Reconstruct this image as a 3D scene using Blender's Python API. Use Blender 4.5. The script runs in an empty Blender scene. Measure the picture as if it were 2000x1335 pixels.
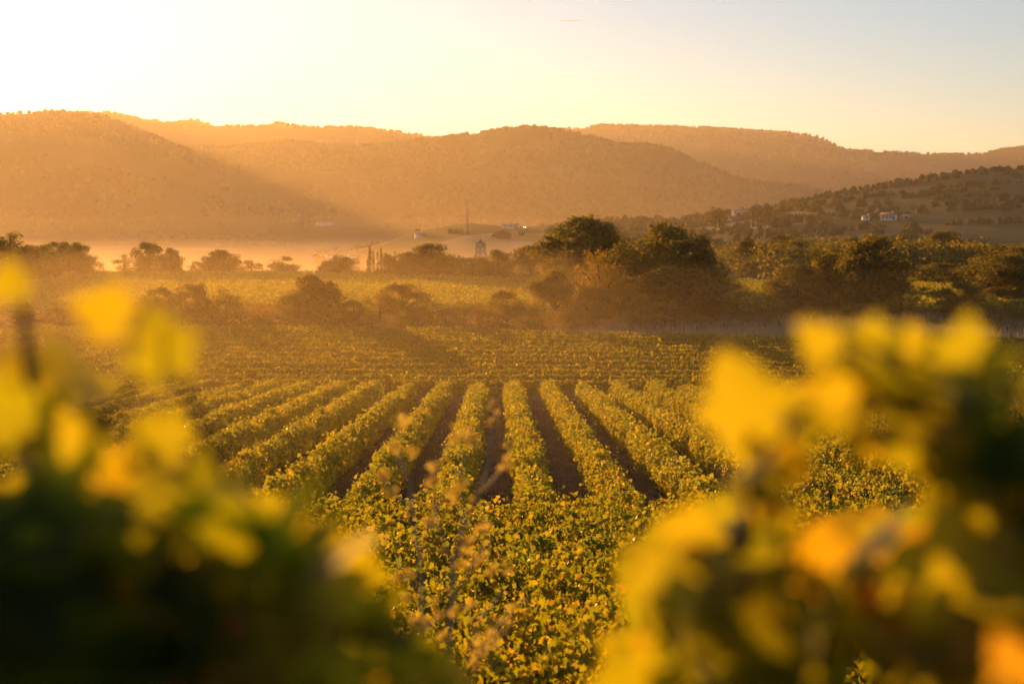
import bpy, math, random
import numpy as np
from mathutils import Vector, Matrix
from mathutils.geometry import tessellate_polygon
R = math.radians
sc = bpy.context.scene
col = sc.collection
rng = np.random.default_rng(7)
random.seed(7)

# ------------------------------------------------------------------ camera, sky, sun, exposure
FPX = 2778.0                       # focal length in pixels of the 2000 px wide photograph
HORIZON = 440.0
PITCH = math.atan((667.5 - HORIZON) / FPX)
cd = bpy.data.cameras.new('camera'); cam = bpy.data.objects.new('camera', cd); col.objects.link(cam)
cam.location = (0, 0, 0); cam.rotation_euler = (R(90) - PITCH, 0, 0)
cd.lens = 50; cd.sensor_width = 36; cd.clip_start = 0.05; cd.clip_end = 20000
cd.dof.use_dof = True; cd.dof.focus_distance = 32; cd.dof.aperture_fstop = 2.0; cd.dof.aperture_blades = 0
sc.camera = cam

SUN_EL, SUN_AZ = R(6.7), R(-22.5)          # azimuth from +Y towards +X
w = bpy.data.worlds.new('World'); sc.world = w; w.use_nodes = True
nt = w.node_tree; nt.nodes.clear()
sky = nt.nodes.new('ShaderNodeTexSky'); sky.sky_type = 'NISHITA'; sky.sun_disc = False
sky.sun_elevation = SUN_EL; sky.sun_rotation = SUN_AZ
sky.air_density = 1.0; sky.dust_density = 0.2; sky.ozone_density = 2.6
bg = nt.nodes.new('ShaderNodeBackground'); bg.inputs[1].default_value = 0.10
wo = nt.nodes.new('ShaderNodeOutputWorld')
nt.links.new(sky.outputs[0], bg.inputs[0]); nt.links.new(bg.outputs[0], wo.inputs[0])
ld = bpy.data.lights.new('sun', 'SUN'); ld.energy = 5.0; ld.color = (1.0, 0.455, 0.085); ld.angle = R(0.8)
sun = bpy.data.objects.new('sun', ld); col.objects.link(sun)
sdir = Vector((math.sin(SUN_AZ) * math.cos(SUN_EL), math.cos(SUN_AZ) * math.cos(SUN_EL), math.sin(SUN_EL)))
sun.rotation_euler = sdir.to_track_quat('Z', 'Y').to_euler()
sun.location = sdir * 50
vs = sc.view_settings; vs.view_transform = 'Standard'; vs.look = 'None'; vs.gamma = 1; vs.use_curve_mapping = False
vs.exposure = 0.78
cy = sc.cycles
cy.max_bounces = 5; cy.diffuse_bounces = 2; cy.glossy_bounces = 1; cy.transmission_bounces = 2; cy.volume_bounces = 1
cy.transparent_max_bounces = 8; cy.caustics_reflective = False; cy.caustics_refractive = False
cy.use_denoising = True; cy.sample_clamp_indirect = 4

# ------------------------------------------------------------------ helpers
def P(px, py, Y):                  # the point that far ahead (world y = Y) seen at that place of the photograph
    u = (px - 1000) / FPX; v = (667.5 - py) / FPX
    dy = math.cos(PITCH) + v * math.sin(PITCH); dz = -math.sin(PITCH) + v * math.cos(PITCH)
    t = Y / dy
    return Vector((u * t, Y, dz * t))
def X(px, Y): return (px - 1000) / FPX * Y * 0.997

def tag(o, label=None, cat=None, group=None, kind=None):
    if label: o['label'] = label
    if cat: o['category'] = cat
    if group: o['group'] = group
    if kind: o['kind'] = kind
    return o
def empty(name, loc=(0, 0, 0), rz=0):
    o = bpy.data.objects.new(name, None); col.objects.link(o); o.location = loc; o.rotation_euler = (0, 0, rz)
    o.empty_display_size = .3
    return o
def mesh(name, V, F, mat=None, parent=None, rnd=None, smooth=False):
    """V (n,3); F (m,k) array of equal-sized faces, or a list of such arrays"""
    V = np.asarray(V, dtype=np.float32)
    Fs = F if isinstance(F, list) else [F]
    Fs = [np.asarray(f, dtype=np.int32) for f in Fs if len(f)]
    me = bpy.data.meshes.new(name)
    me.vertices.add(len(V)); me.vertices.foreach_set('co', V.ravel())
    loops = np.concatenate([f.ravel() for f in Fs])
    tot = np.concatenate([np.full(len(f), f.shape[1], dtype=np.int32) for f in Fs])
    start = np.concatenate([[0], np.cumsum(tot)[:-1]]).astype(np.int32)
    me.loops.add(len(loops)); me.loops.foreach_set('vertex_index', loops)
    me.polygons.add(len(tot)); me.polygons.foreach_set('loop_start', start); me.polygons.foreach_set('loop_total', tot)
    if smooth: me.polygons.foreach_set('use_smooth', np.ones(len(tot), dtype=bool))
    me.update(calc_edges=True)
    if rnd is not None:
        a = me.attributes.new('rnd', 'FLOAT', 'FACE'); a.data.foreach_set('value', np.asarray(rnd, dtype=np.float32))
    if mat: me.materials.append(mat)
    o = bpy.data.objects.new(name, me); col.objects.link(o)
    if parent: o.parent = parent
    return o
def copy_tree(o, parent=None):
    c = o.copy(); col.objects.link(c)
    if parent: c.parent = parent
    for ch in list(o.children): copy_tree(ch, c)
    return c
class MB:                          # collects boxes, tubes and prisms of one part
    def __init__(s): s.v = []; s.q = []; s.t = []
    def add(s, V, Q=(), T=()):
        n = len(s.v); s.v += [tuple(p) for p in V]
        s.q += [tuple(i + n for i in f) for f in Q]; s.t += [tuple(i + n for i in f) for f in T]
    def box(s, x0, x1, y0, y1, z0, z1):
        s.add([(x0,y0,z0),(x1,y0,z0),(x1,y1,z0),(x0,y1,z0),(x0,y0,z1),(x1,y0,z1),(x1,y1,z1),(x0,y1,z1)],
              [(3,2,1,0),(4,5,6,7),(0,1,5,4),(1,2,6,5),(2,3,7,6),(3,0,4,7)])
    def tube(s, pts, rad, n=6):
        pts = [Vector(p) for p in pts]
        if not hasattr(rad, '__len__'): rad = [rad] * len(pts)
        V = []; Q = []
        for i, p in enumerate(pts):
            d = (pts[min(i+1, len(pts)-1)] - pts[max(i-1, 0)])
            if d.length < 1e-6: d = Vector((0,0,1))
            d.normalize(); a = d.orthogonal() if abs(d.z) < .9 else Vector((1,0,0)).cross(d)
            a = (Vector((0,1,0)).cross(d) if abs(d.y) < .9 else Vector((1,0,0)).cross(d)).normalized(); b = d.cross(a)
            for k in range(n):
                t = 2*math.pi*k/n; V.append(p + (a*math.cos(t) + b*math.sin(t)) * rad[i])
        for i in range(len(pts)-1):
            for k in range(n):
                Q.append((i*n+k, i*n+(k+1)%n, (i+1)*n+(k+1)%n, (i+1)*n+k))
        m = len(V); V.append(pts[0]); V.append(pts[-1])
        T = [(m, (k+1)%n, k) for k in range(n)] + [(m+1, (len(pts)-1)*n+k, (len(pts)-1)*n+(k+1)%n) for k in range(n)]
        s.add(V, Q, T)
    def prism(s, loops, y0, y1):   # loops of (x,z): outline, then holes; extruded along y
        pts = [p for L in loops for p in L]; n = len(pts)
        tris = tessellate_polygon([[Vector((x, z, 0)) for x, z in L] for L in loops])
        V = [(x, y0, z) for x, z in pts] + [(x, y1, z) for x, z in pts]
        T = [tuple(t) for t in tris] + [(t[2]+n, t[1]+n, t[0]+n) for t in tris]
        Q = []; o = 0
        for L in loops:
            k = len(L)
            for i in range(k): Q.append((o+i, o+(i+1)%k, o+(i+1)%k+n, o+i+n))
            o += k
        s.add(V, Q, T)
    def build(s, name, mat, parent=None, smooth=False):
        F = []
        if s.q: F.append(np.array(s.q))
        if s.t: F.append(np.array(s.t))
        return mesh(name, np.array(s.v), F, mat, parent, smooth=smooth)

def vnoise(x, y, seed=0):          # smooth value noise, -1..1
    x = np.asarray(x, float); y = np.asarray(y, float)
    xi = np.floor(x); yi = np.floor(y); fx = x - xi; fy = y - yi
    fx = fx*fx*(3-2*fx); fy = fy*fy*(3-2*fy)
    def h(a, b):
        v = np.sin(a*127.1 + b*311.7 + seed*74.7) * 43758.5453
        return (v - np.floor(v)) * 2 - 1
    return (h(xi,yi)*(1-fx) + h(xi+1,yi)*fx)*(1-fy) + (h(xi,yi+1)*(1-fx) + h(xi+1,yi+1)*fx)*fy
def fbm(x, y, seed=0, n=4):
    s = 0; a = 1; t = 0
    for i in range(n): s = s + a*vnoise(x*2**i, y*2**i, seed+i*3); t += a; a *= .5
    return s / t
def sstep(a, b, x):
    t = np.clip((x - a)/(b - a), 0, 1); return t*t*(3-2*t)

# ------------------------------------------------------------------ materials
def newmat(name):
    m = bpy.data.materials.new(name); m.use_nodes = True; t = m.node_tree; t.nodes.clear()
    return m, t, t.nodes.new('ShaderNodeOutputMaterial')
def N(t, kind, **kw):
    n = t.nodes.new(kind)
    for k, v in kw.items(): setattr(n, k, v)
    return n
def ramp(t, stops, interp='LINEAR'):
    r = t.nodes.new('ShaderNodeValToRGB'); e = r.color_ramp.elements; r.color_ramp.interpolation = interp
    while len(e) < len(stops): e.new(.5)
    for i, (p, c) in enumerate(stops): e[i].position = p; e[i].color = (*c, 1)
    return r
def leafmat(name, stops, tstops, trans=.5, rough=.45, spec=.4):
    m, t, out = newmat(name)
    at = N(t, 'ShaderNodeAttribute', attribute_name='rnd')
    c1 = ramp(t, stops); c2 = ramp(t, tstops)
    t.links.new(at.outputs['Fac'], c1.inputs[0]); t.links.new(at.outputs['Fac'], c2.inputs[0])
    p = N(t, 'ShaderNodeBsdfPrincipled'); p.inputs['Roughness'].default_value = rough
    p.inputs['Specular IOR Level'].default_value = spec
    tr = N(t, 'ShaderNodeBsdfTranslucent'); mx = N(t, 'ShaderNodeMixShader'); mx.inputs[0].default_value = trans
    t.links.new(c1.outputs[0], p.inputs['Base Color']); t.links.new(c2.outputs[0], tr.inputs[0])
    t.links.new(p.outputs[0], mx.inputs[1]); t.links.new(tr.outputs[0], mx.inputs[2]); t.links.new(mx.outputs[0], out.inputs[0])
    return m
def plain(name, c, c2=None, scale=4, rough=.8, bump=0):
    m, t, out = newmat(name)
    p = N(t, 'ShaderNodeBsdfPrincipled'); p.inputs['Roughness'].default_value = rough
    p.inputs['Specular IOR Level'].default_value = .2
    tc = N(t, 'ShaderNodeTexCoord'); no = N(t, 'ShaderNodeTexNoise'); no.inputs['Scale'].default_value = scale
    no.inputs['Detail'].default_value = 5
    t.links.new(tc.outputs['Object'], no.inputs['Vector'])
    r = ramp(t, [(.3, c), (.7, c2 or tuple(x*.7 for x in c))]); t.links.new(no.outputs['Fac'], r.inputs[0])
    t.links.new(r.outputs[0], p.inputs['Base Color']); t.links.new(p.outputs[0], out.inputs[0])
    if bump:
        b = N(t, 'ShaderNodeBump'); b.inputs['Strength'].default_value = bump; b.inputs['Distance'].default_value = .1
        t.links.new(no.outputs['Fac'], b.inputs['Height']); t.links.new(b.outputs[0], p.inputs['Normal'])
    return m
G1 = [(0,(.018,.032,.005)),(.6,(.035,.048,.007)),(.9,(.07,.06,.010)),(1,(.13,.08,.012))]
T1 = [(0,(.30,.37,.010)),(.6,(.62,.56,.015)),(.88,(.84,.60,.03)),(1,(.78,.36,.03))]
M = dict(
 vine=leafmat('vine_leaf', G1, T1, .6, .42, .5),
 front=leafmat('front_vine_leaf', [(0,(.035,.06,.010)),(.5,(.06,.085,.012)),(.8,(.13,.10,.015)),(1,(.25,.07,.015))],
    [(0,(.36,.44,.008)),(.5,(.76,.68,.010)),(.8,(.90,.55,.02)),(1,(.80,.14,.02))], .6, .5, .25),
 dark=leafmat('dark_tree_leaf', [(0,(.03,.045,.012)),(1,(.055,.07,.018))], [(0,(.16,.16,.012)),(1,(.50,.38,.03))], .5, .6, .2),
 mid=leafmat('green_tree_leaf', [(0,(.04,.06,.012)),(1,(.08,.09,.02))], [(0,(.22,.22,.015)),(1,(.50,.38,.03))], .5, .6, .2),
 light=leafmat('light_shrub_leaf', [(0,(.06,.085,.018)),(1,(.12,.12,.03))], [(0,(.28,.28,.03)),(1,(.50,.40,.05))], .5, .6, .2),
 autumn=leafmat('autumn_tree_leaf', [(0,(.08,.07,.012)),(1,(.16,.08,.015))], [(0,(.45,.36,.03)),(1,(.62,.30,.03))], .5, .6, .2),
 ice=leafmat('contrail_ice', [(0,(.9,.9,.9)),(1,(.9,.9,.9))], [(0,(.95,.95,.95)),(1,(.95,.95,.95))], .85, 1, 0),
 wood=plain('bark', (.10,.075,.05), (.05,.035,.025), 6, .9, .4),
 straw=leafmat('dry_grass_blade', [(0,(.30,.22,.12)),(1,(.42,.32,.20))], [(0,(.45,.32,.16)),(1,(.60,.45,.26))], .45, .7, .2),
 seed=leafmat('dry_seed_head', [(0,(.25,.17,.06)),(1,(.40,.28,.10))], [(0,(.80,.58,.08)),(1,(.95,.80,.14))], .5, .6, .3),
 stalk=plain('dry_stalk', (.55,.42,.24), (.40,.28,.14), 20, .5),
 far=leafmat('far_wood_leaf', [(0,(.035,.05,.018)),(1,(.07,.08,.025))], [(0,(.05,.06,.01)),(1,(.12,.12,.02))], .2, .9, .1),
 plaster=plain('white_plaster', (.78,.76,.72), (.66,.63,.58), 1.5, .85),
 stone=plain('church_stone', (.34,.29,.24), (.22,.18,.15), 1.2, .9, .3),
 tile=plain('roof_tile', (.34,.24,.18), (.24,.17,.13), 3, .85),
 glass=plain('window_dark', (.03,.03,.035), (.05,.05,.06), 1, .1),
 steel=plain('grey_steel', (.22,.22,.23), (.16,.16,.17), 2, .5),
 carpaint=plain('pale_car_paint', (.55,.55,.56), (.5,.5,.52), 1, .3),
 rubber=plain('tyre_rubber', (.03,.03,.03), (.02,.02,.02), 5, .9),
)
def emit(name, c, s):
    m, t, out = newmat(name); e = N(t, 'ShaderNodeEmission'); e.inputs[0].default_value = (*c, 1); e.inputs[1].default_value = s
    t.links.new(e.outputs[0], out.inputs[0]); return m
M['lamp'] = emit('lit_headlight', (1, .85, .55), 10)

# ground: soil in the vineyards, straw verges, patchwork fields far away
def ground_mat():
    m, t, out = newmat('earth_and_fields'); L = t.links
    geo = N(t, 'ShaderNodeNewGeometry'); sep = N(t, 'ShaderNodeSeparateXYZ'); L.new(geo.outputs['Position'], sep.inputs[0])
    n1 = N(t, 'ShaderNodeTexNoise'); n1.inputs['Scale'].default_value = 1.7; n1.inputs['Detail'].default_value = 8; L.new(geo.outputs['Position'], n1.inputs['Vector'])
    soil = ramp(t, [(.3,(.05,.026,.012)),(.7,(.11,.06,.03))]); L.new(n1.outputs['Fac'], soil.inputs[0]); n1.inputs['Roughness'].default_value = .7
    n2 = N(t, 'ShaderNodeTexNoise'); n2.inputs['Scale'].default_value = .25; n2.inputs['Detail'].default_value = 6; L.new(geo.outputs['Position'], n2.inputs['Vector'])
    straw = ramp(t, [(.35,(.07,.06,.025)),(.55,(.14,.10,.05)),(.75,(.22,.16,.09))]); L.new(n2.outputs['Fac'], straw.inputs[0])
    vor = N(t, 'ShaderNodeTexVoronoi'); vor.inputs['Scale'].default_value = 1.0
    mp = N(t, 'ShaderNodeMapping'); mp.inputs['Scale'].default_value = (.011,.006,.0); mp.inputs['Rotation'].default_value = (0,0,.35)
    L.new(geo.outputs['Position'], mp.inputs[0]); L.new(mp.outputs[0], vor.inputs['Vector'])
    bw = N(t, 'ShaderNodeRGBToBW'); L.new(vor.outputs['Color'], bw.inputs[0])
    fld = ramp(t, [(0,(.07,.08,.025)),(.35,(.10,.10,.03)),(.5,(.30,.22,.12)),(.62,(.09,.10,.03)),(.8,(.20,.16,.07))], 'CONSTANT'); L.new(bw.outputs[0], fld.inputs[0])
    wv = N(t, 'ShaderNodeTexWave'); wv.inputs['Scale'].default_value = .12; wv.inputs['Distortion'].default_value = .4; L.new(geo.outputs['Position'], wv.inputs['Vector'])
    mfl = N(t, 'ShaderNodeMix', data_type='RGBA', blend_type='MULTIPLY'); mfl.inputs[0].default_value = 0
    L.new(fld.outputs[0], mfl.inputs[6]); L.new(wv.outputs['Color'], mfl.inputs[7])
    def mask(stops):
        mr = N(t, 'ShaderNodeMapRange'); mr.inputs['From Min'].default_value = 0; mr.inputs['From Max'].default_value = 400
        L.new(sep.outputs['Y'], mr.inputs['Value']); r = ramp(t, stops); L.new(mr.outputs[0], r.inputs[0]); return r
    k = lambda v: (v, v, v)
    ms = mask([(0,k(0)),(103.5/400,k(0)),(104.5/400,k(.8)),(107/400,k(.8)),(108/400,k(0)),(141/400,k(0)),(144/400,k(1)),(176/400,k(1)),(182/400,k(.1)),(270/400,k(.3)),(300/400,k(1))])
    mx = N(t, 'ShaderNodeMix', data_type='RGBA'); L.new(ms.outputs[0], mx.inputs[0]); L.new(soil.outputs[0], mx.inputs[6]); L.new(straw.outputs[0], mx.inputs[7])
    mf = mask([(0,k(0)),(.72,k(0)),(.8,k(1))])
    mx2 = N(t, 'ShaderNodeMix', data_type='RGBA'); L.new(mf.outputs[0], mx2.inputs[0]); L.new(mx.outputs[2], mx2.inputs[6]); L.new(mfl.outputs[2], mx2.inputs[7])
    p = N(t, 'ShaderNodeBsdfPrincipled'); p.inputs['Roughness'].default_value = .95; p.inputs['Specular IOR Level'].default_value = .1
    b = N(t, 'ShaderNodeBump'); b.inputs['Strength'].default_value = 1; b.inputs['Distance'].default_value = .25; L.new(n1.outputs['Fac'], b.inputs['Height']); L.new(b.outputs[0], p.inputs['Normal'])
    L.new(mx2.outputs[2], p.inputs['Base Color']); L.new(p.outputs[0], out.inputs[0])
    return m
M['ground'] = ground_mat()
def hill_mat(name, c1, c2, c3):
    m, t, out = newmat(name); L = t.links
    geo = N(t, 'ShaderNodeNewGeometry'); n = N(t, 'ShaderNodeTexNoise'); n.inputs['Scale'].default_value = .006; n.inputs['Detail'].default_value = 9
    L.new(geo.outputs['Position'], n.inputs['Vector']); r = ramp(t, [(.35,c1),(.55,c2),(.72,c3)]); L.new(n.outputs['Fac'], r.inputs[0])
    p = N(t, 'ShaderNodeBsdfPrincipled'); p.inputs['Roughness'].default_value = 1; p.inputs['Specular IOR Level'].default_value = 0
    L.new(r.outputs[0], p.inputs['Base Color']); L.new(p.outputs[0], out.inputs[0]); return m
M['hill'] = hill_mat('scrub_hillside', (.045,.050,.022), (.065,.062,.03), (.11,.095,.05))

# ------------------------------------------------------------------ terrain
PY = [-200,-20,0,3,6,9,11.5,14,38,104,108,140,165,180,262,290,340,420,600,1000,1500,6500]
PZ = [ 30, 1.2,-1.65,-2.3,-3.1,-4.1,-4.8,-5.45,-8.75,-12.9,-13.25,-11.65,-11.4,-11.0,-9.5,-13,-20,-27,-32,-32,-26,-26]
def G(x, y):
    x = np.asarray(x, float); y = np.asarray(y, float)
    z = np.interp(y, PY, PZ)
    # wooded knoll on the right
    k = np.exp(-((x-95)/62)**4) * np.exp(-((y-385)/75)**4)
    z = z + k*(-7.5 - z)*.97
    # low ridge across the valley, rising to the terraced hill on the right
    px = 1000 + FPX*x/np.maximum(y, 200)
    ec = np.interp(px, [500,740,830,913,1000,1060,1110,1300,1350,1500,1650,1750,1850,2000,2400], [-.033,-.013,-.003,.0015,-.001,0,.003,.0015,.0036,.0120,.0226,.0285,.034,.0375,.050])
    e0 = np.interp(px, [500,700,900,1300,1500], [-.054,-.052,-.036,-.020,-.015])
    t = np.clip((y-600)/380, 0, 1)**.85
    zt = y*(e0 + (ec-e0)*t)
    zt = zt + (-26-zt)*sstep(1000, 1400, y)
    z = z + sstep(430, 600, y)*(zt - z)
    far = sstep(300, 600, y)
    z = z + far*fbm(x/90, y/90, 3)*2.0
    z = z + fbm(x/7, y/7, 5)*.10*(1-far)
    return z
def gz(x, y): return float(G(np.array([x]), np.array([y]))[0])
ys = np.unique(np.concatenate([np.linspace(-120, 0, 14), np.linspace(0, 120, 121), np.linspace(120, 480, 150), np.linspace(480, 1300, 140), np.linspace(1300, 6400, 60)]))
us = np.concatenate([np.linspace(-1, -.2, 40)[:-1], np.linspace(-.2, .2, 161), np.linspace(.2, 1, 40)[1:]])
xs_ = np.sign(us)*np.abs(us)**1.55*4600
GX, GY = np.meshgrid(xs_, ys)
nv, nu = GX.shape
V = np.stack([GX.ravel(), GY.ravel(), G(GX, GY).ravel()], 1)
idx = np.arange(nv*nu).reshape(nv, nu)
F = np.stack([idx[:-1,:-1].ravel(), idx[:-1,1:].ravel(), idx[1:,1:].ravel(), idx[1:,:-1].ravel()], 1)
tag(mesh('ground', V, F, M['ground'], smooth=True), kind='structure')

def hill(crest, Yc, Yf, seed, zf=-32, back=600):
    px = np.array([c[0] for c in crest], float); py = np.array([c[1] for c in crest], float)
    cx = (px-1000)/FPX*Yc; cz = (HORIZON-py)/FPX*Yc
    x = np.linspace(cx[0], cx[-1], 420)
    z = np.interp(x, cx, cz)
    kern = np.ones(5)/5; z = np.convolve(np.pad(z, 2, mode='edge'), kern, 'valid')
    s = np.concatenate([np.linspace(0, 1, 60), 1 + np.linspace(0, 1, 14)[1:]])
    S, XX = np.meshgrid(s, x, indexing='ij'); ZZ = np.broadcast_to(z, XX.shape)
    Yv = np.where(S <= 1, Yf + (Yc-Yf)*S, Yc + back*(S-1))
    prof = np.where(S <= 1, S**1.15, 1 - (S-1)*.95)
    spur = fbm(XX/300 + Yv/1400, Yv/520, seed)*.5 + fbm(XX/90, Yv/120, seed+9)*.15
    mid = np.clip(4*S*(1-S), 0, 1)*(S <= 1)
    Z = zf + (ZZ-zf)*np.clip(prof + spur*.30*mid, -.02, 1.0)
    Z = np.where((S > .94) & (S <= 1.0), np.minimum(Z, ZZ), Z)
    o_v = np.stack([XX.ravel(), Yv.ravel(), Z.ravel()], 1)
    a, b = XX.shape; ii = np.arange(a*b).reshape(a, b)
    F = np.stack([ii[:-1,:-1].ravel(), ii[:-1,1:].ravel(), ii[1:,1:].ravel(), ii[1:,:-1].ravel()], 1)
    o = mesh('hill', o_v, F, M['hill'], smooth=True); tag(o, kind='structure')
    return (x, s, Z, Yv, z)
H = {}
H['left'] = hill([(-1500,420),(-900,380),(-500,340),(-300,300),(-150,255),(-60,232),(0,227),(120,223),(200,225),(255,246),(330,278),(372,295),(450,330),(560,380),(650,430),(700,460)], 2800, 1700, 1)  # unseen crest beyond the left edge shaped low to let the sun in
H['mid'] = hill([(100,350),(200,330),(300,305),(372,294),(450,290),(560,279),(605,281),(640,287),(740,286),(800,279),(900,267),(980,256),(1040,251),(1100,258),(1160,270),(1200,284),(1270,285),(1310,294),(1380,327),(1440,352),(1500,360),(1560,364),(1620,380),(1660,400),(1750,430),(1800,450)], 3200, 2000, 2)
H['back'] = hill([(-900,420),(-400,330),(-100,260),(100,235),(200,224),(240,227),(300,241),(345,242),(420,252),(470,249),(540,250),(610,252),(690,251),(760,258),(830,267),(870,275),(1000,300),(1100,330)], 4200, 3500, 3)
H['peaks'] = hill([(-900,420),(-300,330),(0,250),(150,225),(225,222),(260,230),(330,241),(385,235.5),(430,250),(500,250),(545,242),(620,253),(720,262),(850,290),(950,320)], 4700, 4250, 4)
H['right'] = hill([(850,330),(1000,285),(1090,256),(1140,253),(1170,248),(1230,249),(1370,252),(1500,260),(1580,267),(1610,277),(1645,296),(1700,298),(1750,301),(1840,304),(1915,303),(1950,294),(2000,289),(2100,280),(2600,270)], 5000, 3400, 6)

# ------------------------------------------------------------------ leaves
def rotmats(n, nrm, spin):
    """rotation matrices whose z axis is nrm, spun about it"""
    nrm = nrm/np.maximum(np.linalg.norm(nrm, axis=1, keepdims=True), 1e-6)
    ref = np.where(np.abs(nrm[:, 2:3]) < .9, np.array([[0, 0, 1.]]), np.array([[1., 0, 0]]))
    a = np.cross(ref, nrm); a /= np.linalg.norm(a, axis=1, keepdims=True); b = np.cross(nrm, a)
    c, s = np.cos(spin)[:, None], np.sin(spin)[:, None]
    return np.stack([a*c + b*s, -a*s + b*c, nrm], 2)      # columns
def scatter(tv, tf, pos, nrm, spin, size, rnd):
    tv = np.asarray(tv, float); tf = np.asarray(tf)
    n = len(pos); Rm = rotmats(n, nrm, spin)
    V = np.einsum('nij,kj->nki', Rm, tv)*np.asarray(size).reshape(-1, 1, 1) + pos[:, None, :]
    F = (tf[None] + (np.arange(n)*len(tv))[:, None, None]).reshape(-1, tf.shape[1])
    return V.reshape(-1, 3), F, np.repeat(rnd, len(tf))
def fan_leaf(outline, cup=.12):
    pts = [(0, 0, 0)] + [(x, y, cup*(abs(x)*1.2) - cup*.6*y*y) for x, y in outline]
    k = len(outline)
    return np.array(pts), np.array([(0, i+1, (i+1) % k + 1) for i in range(k)])
KITE = (np.array([(0,-.5,0),(.42,-.02,.12),(0,.5,-.05),(-.42,-.02,.12)]), np.array([(0,1,2),(0,2,3)]))
HEXL = fan_leaf([(0,-.38),(.40,-.42),(.52,.02),(.25,.30),(0,.58),(-.27,.28),(-.50,.05),(-.38,-.40)], .30)
_o = []
for ang, r in [(-90,.18),(-72,.42),(-52,.50),(-38,.46),(-24,.36),(-8,.48),(8,.56),(22,.50),(36,.38),(54,.50),(74,.56),(90,.68),(106,.56),(126,.50),(144,.38),(158,.50),(172,.56),(188,.48),(204,.36),(218,.46),(232,.50),(252,.42)]:
    _o.append((r*math.cos(R(ang)), r*math.sin(R(ang))))
LOBED = fan_leaf(_o, .35)

def row_leaves(path, per_m, size, tmpl, seed, halfw=.5, h0=.35, h1=1.45, ground=None, gaps=0, shag=1, mound=0):
    """foliage of one vine row that follows path (n,2)"""
    r = np.random.default_rng(seed)
    path = np.asarray(path, float); seg = np.linalg.norm(np.diff(path, axis=0), axis=1); cum = np.concatenate([[0], np.cumsum(seg)])
    L = cum[-1]; n = int(L*per_m)
    t = r.uniform(0, L, n)
    # leaves gather round the vines (one each metre) and along shoots
    vine = np.round(t); t = np.where(r.random(n) < .45, vine + r.normal(0, .24, n), t); t = np.clip(t, 0, L)
    cx = np.interp(t, cum, path[:, 0]); cyy = np.interp(t, cum, path[:, 1])
    dx = np.interp(np.clip(t+.5, 0, L), cum, path[:, 0]) - np.interp(np.clip(t-.5, 0, L), cum, path[:, 0])
    dy = np.interp(np.clip(t+.5, 0, L), cum, path[:, 1]) - np.interp(np.clip(t-.5, 0, L), cum, path[:, 1])
    dl = np.hypot(dx, dy)+1e-9; nx, ny = -dy/dl, dx/dl
    w = halfw*(1 + .22*shag*vnoise(t/1.1, t*0+seed, seed) + .18*shag*vnoise(t/.35, t*0, seed+1))
    hh = (h1-h0)/2*(1 + .16*shag*vnoise(t/1.3, t*0, seed+2) + .12*shag*vnoise(t/.3, t*0, seed+4)); hc = (h0+h1)/2
    if mound: q = mound*(np.abs(np.sin(np.pi*t/1.45 + seed))**.6 - 1)*(1+.5*vnoise(t/2.3, t*0, seed+5)); hh = hh*(1+q*.8); hc = hc + q*.55; w = w*(1+q*.5)
    ang = r.uniform(0, 2*np.pi, n); rad = 1 - np.abs(r.normal(0, .22, n)); rad = np.clip(rad, .1, 1.0) + np.where(r.random(n) < .06, r.uniform(0, .35, n), 0)
    ox = np.cos(ang)*w*rad; oz = np.sin(ang)*hh*rad
    # squarish section
    k = 1/np.maximum(np.abs(np.cos(ang))**3 + np.abs(np.sin(ang))**3, .5)**.28; ox *= k; oz *= k
    sh = r.random(n) < .035; oz = np.where(sh & (oz > 0), oz + r.uniform(.05, .32, n), oz)
    px, py = cx + nx*ox, cyy + ny*ox
    gzv = ground(px, py) if ground is not None else 0
    pos = np.stack([px, py, gzv + hc + oz], 1)
    nrm = np.stack([nx*np.cos(ang)*.6, ny*np.cos(ang)*.6, np.sin(ang)*.35 + .1], 1) + r.normal(0, 1, (n, 3))*np.array([.6, .6, .35])
    sz = size*r.uniform(.45, 1.3, n)
    rnd = np.clip(r.beta(2, 2.6, n) + .12*vnoise(t/3, t*0, seed+7), 0, 1)
    if gaps:
        keep = vnoise(t/2.2, t*0, seed+11) > -1+gaps*1.0; pos, nrm, sz, rnd = pos[keep], nrm[keep], sz[keep], rnd[keep]
    m = len(pos)
    return scatter(tmpl[0], tmpl[1], pos, nrm, r.uniform(-.7, .7, m) + np.pi, sz, rnd)
def stem_mesh(seed):
    rr = random.Random(seed); mb = MB(); q = lambda v: rr.uniform(-v, v)
    a = (q(.05), q(.05), .3); b = (q(.08), q(.08), .62)
    mb.tube([(0, 0, -.08), a, b, (q(.25), q(.25), .98)], [.05,.038,.03,.012], 5)
    mb.tube([b, (b[0]+q(.2), b[1]+q(.2), .85), (b[0]+q(.4), b[1]+q(.4), 1.05)], [.025,.018,.009], 4)
    o = mb.build('stem', M['wood']); me = o.data; bpy.data.objects.remove(o); return me
STEMS = [stem_mesh(s) for s in range(5)]
def row_stems(path, ground, step, parent, org=(0, 0, 0)):
    path = np.asarray(path, float); seg = np.linalg.norm(np.diff(path, axis=0), axis=1); cum = np.concatenate([[0], np.cumsum(seg)])
    for i, t in enumerate(np.arange(.3, cum[-1], step)):
        x = float(np.interp(t, cum, path[:, 0])); y = float(np.interp(t, cum, path[:, 1])); z = float(ground(np.array([x]), np.array([y]))[0])
        o = bpy.data.objects.new('stem', STEMS[i % 5]); col.objects.link(o); o.parent = parent
        o.location = (x-org[0], y-org[1], z-org[2]); o.rotation_euler = (0, 0, i*2.4)
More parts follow.
